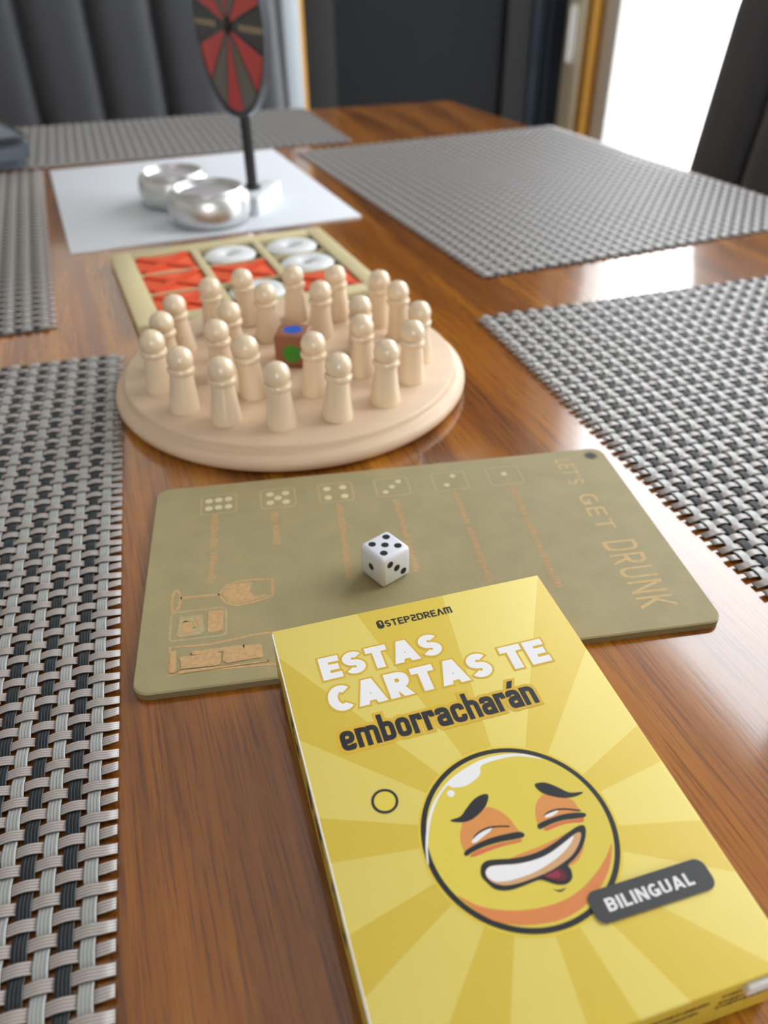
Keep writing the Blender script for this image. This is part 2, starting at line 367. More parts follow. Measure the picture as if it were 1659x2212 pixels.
l.new(t2.outputs['Fac'], bp.inputs['Height']); l.new(bp.outputs['Normal'], b.inputs['Normal'])
b.inputs['Roughness'].default_value = 0.25; b.inputs['Coat Weight'].default_value = 1.0; b.inputs['Coat IOR'].default_value = 1.74; b.inputs['Coat Roughness'].default_value = 0.07; b.inputs['Specular IOR Level'].default_value = 0.35
bp2 = n.new('ShaderNodeBump'); bp2.inputs['Strength'].default_value = 0.10; bp2.inputs['Distance'].default_value = 0.00006
l.new(t2.outputs['Fac'], bp2.inputs['Height']); l.new(bp2.outputs['Normal'], b.inputs['Coat Normal'])
TA0, TA1, TL0, TL1 = -0.400, 0.560, -0.62, 1.17
table = thing('dining_table', 'varnished orange-brown wooden dining table carrying the games and placemats', 'table', (0, 0, 0), TA)
bm = bmesh.new(); outline = [(0.519, 1.180), (0.569, 0.57), (0.577, 0.2), (0.560, -0.62), (-0.40, -0.62), (-0.418, 0.2), (-0.412, 0.57), (-0.381, 1.240)]
lo = [bm.verts.new((x, y, Z0 - 0.032)) for x, y in outline]; hi = [bm.verts.new((x, y, Z0)) for x, y in outline]
bm.faces.new(lo); bm.faces.new(hi)
for k in range(len(lo)): bm.faces.new((lo[k], lo[(k + 1) % len(lo)], hi[(k + 1) % len(lo)], hi[k]))
bmesh.ops.recalc_face_normals(bm, faces=bm.faces)
bmesh.ops.bevel(bm, geom=bm.edges[:], offset=0.004, segments=3, affect='EDGES')
shade(link('tabletop', from_bm(bm, 'tabletop'), M_wood, table))
for a in (TA0 + 0.06, TA1 - 0.12):
    box('apron', a, a + 0.022, TL0 + 0.12, TL1 - 0.12, Z0 - 0.12, Z0 - 0.032, M_wood, table)
for q in (TL0 + 0.06, TL1 - 0.12):
    box('apron', TA0 + 0.12, TA1 - 0.12, q, q + 0.022, Z0 - 0.12, Z0 - 0.032, M_wood, table)
for a in (TA0 + 0.05, TA1 - 0.12):
    for q in (TL0 + 0.05, TL1 - 0.12):
        box('leg', a, a + 0.07, q, q + 0.07, 0, Z0 - 0.032, M_wood, table, 0.004)

# ------------------------------------------------------------------ woven placemats
def strip_mat(name, colr, line, linew, rough=0.36, spec=0.8, coat=1.0):
    m = bpy.data.materials.new(name); m.use_nodes = True; n = m.node_tree.nodes; l = m.node_tree.links; b = n['Principled BSDF']
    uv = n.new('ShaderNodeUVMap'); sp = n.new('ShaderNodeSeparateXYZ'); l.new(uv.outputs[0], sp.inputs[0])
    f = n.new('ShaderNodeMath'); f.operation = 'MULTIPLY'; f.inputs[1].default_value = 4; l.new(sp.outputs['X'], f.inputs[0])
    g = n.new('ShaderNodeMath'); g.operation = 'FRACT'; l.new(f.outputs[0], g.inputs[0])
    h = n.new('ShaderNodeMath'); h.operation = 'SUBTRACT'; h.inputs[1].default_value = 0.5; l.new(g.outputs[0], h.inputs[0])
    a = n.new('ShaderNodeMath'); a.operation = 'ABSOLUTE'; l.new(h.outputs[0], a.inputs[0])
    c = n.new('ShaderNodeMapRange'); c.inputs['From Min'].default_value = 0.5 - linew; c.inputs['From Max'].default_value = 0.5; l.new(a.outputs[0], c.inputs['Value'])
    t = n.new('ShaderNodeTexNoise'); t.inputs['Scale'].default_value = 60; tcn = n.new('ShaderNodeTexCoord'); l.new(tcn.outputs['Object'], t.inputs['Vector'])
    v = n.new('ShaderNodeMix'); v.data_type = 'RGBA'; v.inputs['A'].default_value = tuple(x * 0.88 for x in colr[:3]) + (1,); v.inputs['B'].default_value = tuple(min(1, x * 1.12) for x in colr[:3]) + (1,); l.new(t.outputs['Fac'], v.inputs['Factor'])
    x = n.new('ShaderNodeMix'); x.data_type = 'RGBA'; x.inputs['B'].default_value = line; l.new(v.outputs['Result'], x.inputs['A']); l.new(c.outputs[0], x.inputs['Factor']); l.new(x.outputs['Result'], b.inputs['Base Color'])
    b.inputs['Roughness'].default_value = rough; b.inputs['Specular IOR Level'].default_value = spec; b.inputs['Coat Weight'].default_value = coat; b.inputs['Coat Roughness'].default_value = 0.48
    return m
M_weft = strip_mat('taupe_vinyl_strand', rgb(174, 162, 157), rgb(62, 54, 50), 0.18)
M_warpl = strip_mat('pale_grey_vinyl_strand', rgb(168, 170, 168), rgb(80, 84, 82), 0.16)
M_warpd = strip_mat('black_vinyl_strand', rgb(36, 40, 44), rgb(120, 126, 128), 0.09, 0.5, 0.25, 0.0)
NW, PW, NH, PH = 61, 0.0054, 83, 0.0053      # warps across the mat, wefts along it
MAT_W, MAT_L = NW * PW + 0.004, NH * PH
def strip_mesh(name, count, pitch, width, phase, over, ext, m):
    """a flat four-ribbed strip running along +x, weaving up and down once per crossing"""
    bm = bmesh.new(); uvl = bm.loops.layers.uv.new('UVMap'); per = 4; L = count * pitch; N = count * per
    prof = []
    for k in range(4):
        prof += [(-0.5 + k / 4, 0.0), (-0.5 + (k + 0.5) / 4, 1.0)]
    prof.append((0.5, 0.0)); rows = []
    for i in range(-1, N + 2):
        x = -L / 2 + pitch * (i / per) if 0 <= i <= N else (-L / 2 - ext if i < 0 else L / 2 + ext)
        ph = (x + L / 2) / pitch - 0.5
        z = 0.00105 + over * math.cos(math.pi * ph + phase)
        r = [bm.verts.new((x, w * width, z + 0.00022 + 0.00016 * hh)) for w, hh in prof]
        r += [bm.verts.new((x, 0.5 * width, z - 0.0001)), bm.verts.new((x, -0.5 * width, z - 0.0001))]
        rows.append((r, x))
    K = len(rows[0][0])
    us = [w + 0.5 for w, _ in prof] + [1.0, 0.0]
    for (a, xa), (c, xc) in zip(rows, rows[1:]):
        for k in range(K):
            k2 = (k + 1) % K
            f = bm.faces.new((a[k], c[k], c[k2], a[k2])); f.smooth = True
            for lp, (uu, xx) in zip(f.loops, ((us[k], xa), (us[k], xc), (us[k2], xc), (us[k2], xa))): lp[uvl].uv = (uu, xx * 100)
    bm.faces.new(rows[0][0]); bm.faces.new(rows[-1][0][::-1])
    me = from_bm(bm, name); me.materials.append(m); return me
AMP = 0.00055
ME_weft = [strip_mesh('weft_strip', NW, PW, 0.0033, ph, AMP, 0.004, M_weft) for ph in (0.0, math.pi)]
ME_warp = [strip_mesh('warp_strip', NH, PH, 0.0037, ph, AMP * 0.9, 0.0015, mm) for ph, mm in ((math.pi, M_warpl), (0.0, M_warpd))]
NE_ = 43                                     # the mat at the table end is narrower
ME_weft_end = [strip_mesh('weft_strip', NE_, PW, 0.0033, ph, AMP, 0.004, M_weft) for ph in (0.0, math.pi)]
def placemat(label, near, ang, flip=1, NW=NW, wefts=None):
    """near = table-plane position of one corner, ang = direction of the long side; the mat spreads to +long and flip*across"""
    MAT_W = NW * PW + 0.004; wefts = wefts or ME_weft
    u = Vector((math.cos(ang), math.sin(ang), 0)); v = Vector((-u.y, u.x, 0)) * flip
    c = Vector((near[0], near[1], 0)) + u * (MAT_L / 2) + v * (MAT_W / 2 + 0.001)
    root = thing('placemat', label, 'placemat', (c.x, c.y, Z0 + 0.0001), ang, 'woven placemats laid round the table')
    for i in range(NW):
        o = link('warp_strip', ME_warp[i % 2], None, root); o.location = (0, (i - (NW - 1) / 2) * PW, 0)
    for j in range(NH):
        o = link('weft_strip', wefts[j % 2], None, root); o.location = ((j - (NH - 1) / 2) * PH, 0, 0); o.rotation_euler = (0, 0, R(90))
    return root
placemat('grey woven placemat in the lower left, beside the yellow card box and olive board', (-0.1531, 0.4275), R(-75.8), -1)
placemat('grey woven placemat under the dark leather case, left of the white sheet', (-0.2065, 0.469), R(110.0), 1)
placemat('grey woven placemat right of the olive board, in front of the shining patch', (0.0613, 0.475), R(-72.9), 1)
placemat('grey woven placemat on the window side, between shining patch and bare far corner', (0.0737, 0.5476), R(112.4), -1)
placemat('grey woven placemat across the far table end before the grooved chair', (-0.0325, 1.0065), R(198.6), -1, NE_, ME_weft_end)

# ------------------------------------------------------------------ olive game board with engraving
PQ_T = 0.003
M_mdf = mat('olive_board', rgb(158, 145, 104), 0.6, noise=0.16, nscale=90, bump=0.15, bscale=900)
M_mdfedge = mat('olive_board_edge', rgb(120, 104, 72), 0.7)
M_engr = mat('engraved_tan', rgb(194, 156, 108), 0.7, noise=0.3, nscale=700)
M_engp = mat('engraved_pale', rgb(214, 198, 160), 0.7, noise=0.12, nscale=500)
M_engl = mat('engraved_line', rgb(178, 160, 118), 0.7, noise=0.2, nscale=500)
M_black = mat('black_ink', rgb(24, 24, 28), 0.35)
pq = thing('game_board', 'flat olive rectangular game board engraved with LET\'S GET DRUNK, under the white die', 'game board', (0.0101, 0.2414, Z0), R(8.66))
bm = bmesh.new(); oc = rrect(-0.1025, 0.1025, -0.0589, 0.0589, 0.0055)
lo = [bm.verts.new((x, y, 0.0)) for x, y in oc]; mid = [bm.verts.new((x, y, PQ_T - 0.0005)) for x, y in oc]; hi = [bm.verts.new((x * 0.9955, y * 0.992, PQ_T)) for x, y in oc]
bm.faces.new(lo[::-1]); bm.faces.new(hi)
for a, c in ((lo, mid), (mid, hi)):
    for k in range(len(a)): bm.faces.new((a[k], a[(k + 1) % len(a)], c[(k + 1) % len(a)], c[k]))
panel = link('panel', from_bm(bm, 'panel'), M_mdf, pq); panel.data.materials.append(M_mdfedge)
for p_ in panel.data.polygons:
    if abs(p_.normal.z) < 0.3: p_.material_index = 1
ZT = PQ_T + 0.00004
mmp = lambda L: [(x / 1000, y / 1000) for x, y in L]
e1 = lathe('eyelet_hole', [(0.0022, -0.0001), (0.0022, 0.0)], mat('hole_dark', rgb(22, 20, 22), 0.6), pq, 24, (0.0955, 0.0525, ZT)); e1['label'] = 'dark round hanging hole'
e2 = print_ring('eyelet_rim', 0.0955, 0.0525, 0.0022, 0.0032, ZT, M_mdfedge, pq, 32)
def outline_strip(name, pts, wdt, z, m, parent, closed=True):
    bm = bmesh.new(); P = [Vector((x, y, 0)) for x, y in pts]; N = len(P); A = []; B = []
    for i in range(N):
        a = P[(i - 1) % N] if closed else P[max(0, i - 1)]; c = P[(i + 1) % N] if closed else P[min(N - 1, i + 1)]
        t = (c - a).normalized(); nn = Vector((-t.y, t.x, 0)) * wdt / 2
        A.append(bm.verts.new((P[i].x + nn.x, P[i].y + nn.y, z))); B.append(bm.verts.new((P[i].x - nn.x, P[i].y - nn.y, z)))
    for i in range(N if closed else N - 1):
        j = (i + 1) % N; f = bm.faces.new((A[i], B[i], B[j], A[j])); f.normal_update()
        if f.normal.z < 0: f.normal_flip()
    me = bpy.data.meshes.new(name); bm.to_mesh(me); bm.free(); return link(name, me, m, parent)
PIPS = {6: [(-79.6, 46.3), (-75.5, 46.5), (-71.3, 46.6), (-79.6, 40.8), (-75.5, 41.0), (-71.3, 41.0)], 5: [(-53.4, 46.8), (-46.6, 46.7), (-50.1, 43.6), (-53.5, 40.6), (-46.7, 40.2)],
        4: [(-28.4, 46.7), (-21.4, 46.8), (-28.5, 40.0), (-21.3, 40.0)], 3: [(3.5, 47.1), (0.1, 43.5), (-3.3, 39.9)], 2: [(28.3, 47.1), (24.3, 40.6)], 1: [(51.5, 44.7)]}
CX = {6: -75.4, 5: -50.0, 4: -24.8, 3: 0.2, 2: 26.3, 1: 51.5}
for nn_, L in PIPS.items():
    ic = outline_strip('die_icon', mmp(rrect(CX[nn_] - 7.4, CX[nn_] + 7.4, 36.6, 50.4, 1.6)), 0.0007, ZT, M_engl, pq)
    for x, y in L:
        rr = 0.00165 if nn_ > 3 else 0.0013
        print_poly('engraved_pip', ring_pts(x / 1000, y / 1000, rr, 16), ZT + 0.00002, M_engp, ic)
# worn engraved lines too faint to read: broken strokes in bands
rnd = random.Random(3)
def worn_line(segs, wid):
    bm = bmesh.new()
    for (x0, y0, x1, y1) in segs:
        d = Vector((x1 - x0, y1 - y0, 0)); Ln = d.length; d.normalize(); nrm = Vector((-d.y, d.x, 0)); s = 0.0
        while s < Ln:
            st = 0.75 + rnd.random() * 0.5; kind = rnd.random()
            def quad(s0, s1, w0, w1):
                q = [Vector((x0, y0, 0)) + d * s0 + nrm * w0, Vector((x0, y0, 0)) + d * s1 + nrm * w0, Vector((x0, y0, 0)) + d * s1 + nrm * w1, Vector((x0, y0, 0)) + d * s0 + nrm * w1]
                f = bm.faces.new([bm.verts.new((v.x / 1000, v.y / 1000, ZT)) for v in q]); f.normal_update()
                if f.normal.z < 0: f.normal_flip()
            hh = wid * (0.42 + 0.1 * rnd.random())
            quad(s, s + st * 0.62, -hh, hh * (0.9 if kind > 0.4 else 0.1))
            if kind < 0.55: quad(s + st * 0.5, s + st * 1.05, hh * (0.2 - kind), hh * (0.75 - kind))
            s += st * 1.08
    me = bpy.data.meshes.new('engraved_line'); bm.to_mesh(me); bm.free(); return link('engraved_line', me, M_engr, pq)
for segs, wd in (([(-76.9, 36.0, -77.2, 13.6), (-76.9, 10.6, -77.6, -7.2)], 3.4), ([(-51.7, 34.0, -52.0, 27.0), (-51.6, 24.4, -51.8, 11.4)], 3.6), ([(-24.2, 34.6, -25.8, -13.4)], 3.2),
                 ([(0.2, 33.5, 0.2, 7.0), (0.2, 4.5, 0.3, -14)], 3.0), ([(27.2, 34.8, 26.6, 12.0), (26.6, 9.5, 26.2, -24.4)], 3.0), ([(52.4, 36.0, 51.6, 14.0), (51.5, 12.0, 50.7, -31.6)], 3.2)): worn_line(segs, wd)
def engraved_word(s, x0, x1, ytop, ybot):       # reads downwards, letter tops towards the right edge
    Ln = (ytop - ybot) / 1000
    me = stroke_text(s, 0, Ln, 0, (x1 - x0) / 1000, 0, 0.13, 0.22)
    for v in me.vertices: v.co = (x0 / 1000 + v.co.y, ytop / 1000 - v.co.x, ZT + v.co.z)
    return link('engraved_word', me, mat('engraved_title', rgb(202, 170, 118), 0.7, noise=0.25, nscale=600), pq)
engraved_word("LET'S", 77.5, 85.0, 52.0, 31.5); engraved_word('GET', 78.0, 86.0, 23.5, -1.5); engraved_word('DRUNK', 76.0, 89.8, -9.5, -48.5)
gl_ = outline_strip('engraved_flute', mmp([(-74.8, -14.4), (-72, -10.3), (-68, -8.5), (-61.9, -8.5), (-54.9, -9.6), (-55.2, -18.5), (-58.6, -19.9), (-64, -21.2), (-68.5, -21.7), (-72, -19.9), (-73.7, -17)]), 0.0011, ZT, M_engr, pq)
print_poly('flute_fill', mmp([(-73.6, -14.6), (-71.5, -11), (-68, -9.6), (-63.1, -9.6), (-63.1, -14.8), (-60.5, -12.8), (-60.5, -9.6), (-56, -10.4), (-55.4, -11.6), (-60, -13.2), (-63.2, -15), (-62.4, -16.8), (-55.6, -17.2), (-58.6, -19.2), (-64, -20.4), (-68.5, -20.8), (-71.5, -19.3)][0:1] + [(-71.5, -11), (-68, -9.6), (-62.5, -9.7), (-63.6, -14.8), (-62.2, -17.2), (-56, -18), (-64, -20.3), (-68.5, -20.8), (-71.5, -19.3)]), ZT, M_engr, gl_)
print_poly('flute_stem', mmp([(-88.9, -13.7), (-74.8, -14.1), (-74.4, -15.2), (-88.8, -14.9)]), ZT, M_engr, gl_)
outline_strip('flute_foot', mmp(smooth_loop([(-90.5, -9.5), (-89.1, -12.4), (-88.8, -15.1), (-89.4, -19.7), (-91.1, -21.2), (-91.7, -20.3), (-91.8, -14.1), (-91.3, -10.4)], 2)), 0.0009, ZT, M_engr, gl_)
tb = outline_strip('engraved_tumbler', mmp(rrect(-91.6, -72.2, -36.2, -21.9, 1.6)), 0.0008, ZT, M_engl, pq)
def patch(name, x0, x1, y0, y1, parent, seed, m):
    q = random.Random(seed); N = 22; pts = []
    for x, y in rrect(x0, x1, y0, y1, min(x1 - x0, y1 - y0) * 0.18, 5): pts.append((x + q.uniform(-0.5, 0.5), y + q.uniform(-0.5, 0.5)))
    return print_poly(name, mmp(pts), ZT + 0.00002 + 0.00001 * seed, m, parent)
patch('tumbler_fill', -89.2, -80.2, -34.4, -24.2, tb, 1, M_engl); patch('tumbler_fill', -78.6, -73.4, -34.2, -22.8, tb, 2, M_engr); patch('tumbler_fill', -87.6, -84, -33.5, -27, tb, 4, M_engr); patch('tumbler_fill', -83.4, -81.5, -31, -25.4, tb, 5, M_engr)
bo = outline_strip('engraved_bottle', mmp([(-91.2, -39), (-84, -39.6), (-77.2, -39.8), (-69.3, -38.8), (-62.6, -37.6), (-50, -37.7), (-40, -41), (-40, -48), (-50, -53), (-69.4, -52), (-82, -51.3), (-91, -52)]), 0.0009, ZT, M_engr, pq)
for k, (x0, x1, y0, y1) in enumerate(((-87.5, -74, -49.8, -44), (-73, -60, -49.5, -42.5), (-84, -66, -43.6, -42.2), (-88, -58, -51.5, -50.4), (-90.6, -88.6, -51, -41))): patch('bottle_fill', x0, x1, y0, y1, bo, 10 + k, M_engr)

# ------------------------------------------------------------------ dice
def rounded_cube(s, bevel, seg=4):
    bm = bmesh.new(); add_box(bm, -s / 2, s / 2, -s / 2, s / 2, 0, s); bmesh.ops.bevel(bm, geom=bm.edges[:], offset=bevel, segments=seg, affect='EDGES', profile=0.5); return bm
S = 0.0136
M_die = mat('white_plastic', rgb(226, 228, 238), 0.25, coat=0.3)
M_pip = mat('black_pip', rgb(10, 12, 16), 0.3)
die = link('white_die', from_bm(rounded_cube(S, 0.0016), 'white_die'), M_die, None, (0.0002, 0.2268, Z0 + PQ_T), R(39.5)); shade(die, 60)
tag(die, 'small white plastic die with black pips showing five on top', 'die')
def pip(parent, pos, axis, r, m, name='pip'):
    bm = bmesh.new(); N = 20; u, v = {'z': (Vector((1, 0, 0)), Vector((0, 1, 0))), 'y': (Vector((1, 0, 0)), Vector((0, 0, 1))), 'x': (Vector((0, 1, 0)), Vector((0, 0, 1)))}[axis]
    c = bm.verts.new(Vector(pos)); rim = [bm.verts.new(Vector(pos) + (u * math.cos(2 * math.pi * k / N) + v * math.sin(2 * math.pi * k / N)) * r) for k in range(N)]
    for k in range(N): bm.faces.new((c, rim[k], rim[(k + 1) % N]))
    return link(name, from_bm(bm, name), m, parent)
q = S * 0.25; e_ = 0.00003
for x, y in ((0, 0), (q, q), (-q, -q), (q, -q), (-q, q)): pip(die, (x, y, S + e_), 'z', 0.00145, M_pip)
for t_ in (-1, 0, 1): pip(die, (t_ * q * 0.95, -S / 2 - e_, S / 2 - t_ * q * 0.95), 'y', 0.00145, M_pip)
pip(die, (-S / 2 - e_, 0, S / 2), 'x', 0.00145, M_pip)

# ------------------------------------------------------------------ round memory board with pawns
DC = (-0.0492, 0.3919); DZ = 0.0135
M_beech = mat('pale_beech', rgb(218, 190, 160), 0.45, noise=0.10, nscale=14, stretch=(1.0, 7, 1), bump=0.08, bscale=200)
M_pawn = mat('polished_beech', rgb(228, 205, 174), 0.30, noise=0.07, nscale=90, stretch=(1, 1, 0.25), coat=0.7, coat_rough=0.12)
prof = [(0.0, 0.0), (0.0880, 0.0), (0.0908, 0.0006), (0.0928, 0.0020), (0.0940, 0.0040), (0.0942, 0.0056), (0.0936, 0.0074), (0.0922, 0.0086), (0.0902, 0.0091), (0.0893, 0.0096), (0.0889, 0.0105), (0.0888, 0.0122), (0.0883, 0.0131), (0.0874, DZ), (0.0, DZ)]
disc = lathe('round_board', prof, M_beech, None, 128, (DC[0], DC[1], Z0)); tag(disc, 'round pale beech memory board with stepped rim, holding the pawns', 'board')
PP = [(0.0073, 0), (0.0075, 0.0012), (0.0074, 0.003), (0.0068, 0.007), (0.0061, 0.012), (0.0055, 0.0175), (0.0054, 0.0190), (0.0062, 0.0197), (0.0066, 0.0207), (0.0066, 0.0217), (0.0060, 0.0226)]
for k in range(9):
    a = R(-35 + 125 * k / 8); PP.append((max(0.0, 0.0063 * math.cos(a)) if k < 8 else 0.0, 0.0262 + 0.0063 * math.sin(a)))
pawn = lathe('wooden_pawn', PP, M_pawn, None, 32)
OUT = [('frontmost one', -0.0477, 0.3220, 0.2), ('first right of the frontmost one', -0.0216, 0.3287, 3.6), ('second right of the frontmost one', 0.0014, 0.3438, -1.6), ('third right of the frontmost one', 0.0146, 0.3666, 1.4), ('fourth right of the frontmost one', 0.0198, 0.3916, 0), ('fifth right of the frontmost one', 0.0106, 0.4201, 3.8), ('sixth right of the frontmost one', -0.0017, 0.4387, 1.2), ('seventh right of the frontmost one', -0.0256, 0.4484, 1.6),
       ('rearmost one opposite the frontmost', -0.0510, 0.4491, -0.6), ('seventh left of the frontmost one', -0.0783, 0.4433, 4.1), ('sixth left of the frontmost one', -0.0967, 0.4307, 0), ('fifth left of the frontmost one', -0.1104, 0.4063, -2.0), ('fourth left of the frontmost one', -0.1137, 0.3825, -1.0), ('third left of the frontmost one', -0.1130, 0.3600, 1.9), ('second left of the frontmost one', -0.0966, 0.3383, 3.0), ('first left of the frontmost one', -0.0744, 0.3263, 2.8)]
INN = [('near side, left of the coloured cube', -0.0644, 0.3525, 2.8), ('covering the right edge of the coloured cube', -0.0338, 0.3546, 0.9), ('right side, nearer of the two there', -0.0108, 0.3748, -1.0), ('right side, farther of the two there', -0.0114, 0.4006, 0), ('far side, right of the coloured cube', -0.0352, 0.4239, 2.1), ('far side, left of the coloured cube', -0.0643, 0.4208, -0.3), ('left side, farther of the two there', -0.0805, 0.3951, 0), ('left side, nearer of the two there', -0.0830, 0.3708, 0)]
first = True
for ring, L in (('outer', OUT), ('inner', INN)):
    for lab, x, y, lean in L:
        o = pawn if first else pawn.copy()
        if not first: C.objects.link(o)
        first = False
        o.location = (x, y, Z0 + DZ - 0.0002); o.rotation_euler = (0, R(lean * 1.4), random.uniform(0, 6))
        tag(o, 'pale wooden pawn in the %s ring, %s' % (ring, lab), 'pawn', 'pawns on the round memory board')
S2 = 0.0180
cube = link('colour_cube', from_bm(rounded_cube(S2, 0.0022), 'colour_cube'), mat('reddish_wood', rgb(150, 92, 62), 0.5, noise=0.12, nscale=40), None, (-0.0470, 0.3905, Z0 + DZ), R(-6)); shade(cube, 60)
tag(cube, 'reddish brown wooden cube with blue and green dots amid the pawns', 'die')
pip(cube, (0, 0, S2 + e_), 'z', 0.0052, mat('blue_dot', rgb(22, 84, 190), 0.4), 'blue_dot'); pip(cube, (0.0005, -S2 / 2 - e_, S2 * 0.46), 'y', 0.0050, mat('green_dot', rgb(58, 140, 36), 0.4), 'green_dot')
pip(cube, (-S2 / 2 - e_, 0, S2 / 2), 'x', 0.0050, mat('red_dot', rgb(150, 60, 44), 0.4), 'red_dot')

# ------------------------------------------------------------------ noughts and crosses tray
TRW, TRD, TRT = 0.166, 0.146, 0.008
TRANG = R(22.0); ut = Vector((math.cos(TRANG), math.sin(TRANG), 0)); vt = Vector((-ut.y, ut.x, 0))
TRO = Vector((-0.1985, 0.5748, 0)) + vt * 0.014 - vt * TRD        # near-left corner
tray = thing('game_tray', 'cream wooden noughts and crosses tray behind the round board', 'game tray', (TRO.x, TRO.y, Z0), TRANG)
M_cw = mat('cream_wood', rgb(206, 192, 148), 0.55, noise=0.12, nscale=30, stretch=(1, 6, 1))
M_rec = mat('dark_recess', rgb(64, 66, 56), 0.8)
box('base', 0.001, TRW - 0.001, 0.001, TRD - 0.001, 0, 0.003, M_rec, tray)
bl, br, bt = 0.0155, 0.0125, 0.0135
for x0, x1, y0, y1 in ((0, bl, 0, TRD), (TRW - br, TRW, 0, TRD), (bl, TRW - br, 0, bt), (bl, TRW - br, TRD - bt, TRD)): box('frame_rail', x0, x1, y0, y1, 0.0, TRT, M_cw, tray, 0.0008)
cw = (TRW - bl - br - 2 * 0.006) / 3; ch = (TRD - 2 * bt - 2 * 0.002) / 3
for k in (1, 2):
    x = bl + k * cw + (k - 1) * 0.006; box('divider', x, x + 0.006, bt, TRD - bt, 0.0031, TRT, M_cw, tray, 0.0006)
for k in (1, 2):
    y = bt + k * ch + (k - 1) * 0.002
    for c_ in range(3): box('thin_divider', bl + c_ * (cw + 0.006), bl + c_ * (cw + 0.006) + cw, y, y + 0.002, 0.0031, TRT - 0.001, M_cw, tray)
M_or = mat('orange_felt', rgb(232, 92, 48), 0.8, noise=0.18, nscale=60); M_or2 = mat('orange_felt_dark', rgb(218, 78, 40), 0.85, noise=0.2, nscale=60)
M_wt = mat('white_gloss', rgb(228, 230, 232), 0.35)
ROWN = ['far', 'middle', 'near']; COLN = ['left', 'middle', 'right']
for r_, row in enumerate((('X', 'O', 'O'), ('X', 'X', 'O'), ('X', 'O', 'X'))):
    for c_, k in enumerate(row):
        cx = bl + c_ * (cw + 0.006) + cw / 2; cy = bt + (2 - r_) * (ch + 0.002) + ch / 2
        wp = TRO + ut * cx + vt * cy
        if k == 'X':
            t = thing('orange_tile', 'orange cross tile in the %s row, %s column of the cream tray' % (ROWN[r_], COLN[c_]), 'tile', (wp.x, wp.y, Z0 + 0.0031), TRANG, 'orange tiles in the tray')
            box('tile_base', -cw / 2 + 0.0006, cw / 2 - 0.0006, -ch / 2 + 0.0006, ch / 2 - 0.0006, 0, 0.003, M_or, t, 0.0006)
            for s_ in (1, -1):
                bm = bmesh.new(); ln = math.hypot(cw, ch) / 2 - 0.004
                add_box(bm, -ln, ln, -0.0035, 0.0035, 0.0029, 0.0046 + 0.0002 * s_, Matrix.Rotation(s_ * math.atan2(ch, cw), 4, 'Z')); bmesh.ops.bevel(bm, geom=bm.edges[:], offset=0.0007, segments=2, affect='EDGES')
                shade(link('cross_bar', from_bm(bm, 'cross_bar'), M_or2, t))
        else:
            t = thing('white_tile', 'white round nought tile in the %s row, %s column of the cream tray' % (ROWN[r_], COLN[c_]), 'tile', (wp.x, wp.y, Z0 + 0.0031), TRANG, 'white tiles in the tray')
            rr = min(cw, ch) / 2
            o = lathe('nought_ring', [(rr * 0.20, 0.0026), (rr * 0.16, 0.0), (rr * 0.86, 0.0), (rr * 0.95, 0.0015), (rr * 0.95, 0.003), (rr * 0.82, 0.0049), (rr * 0.5, 0.0054), (rr * 0.30, 0.0046), (rr * 0.20, 0.0026)], M_wt, t, 40)
            o.scale = (cw / ch * 0.99, 0.97, 1)

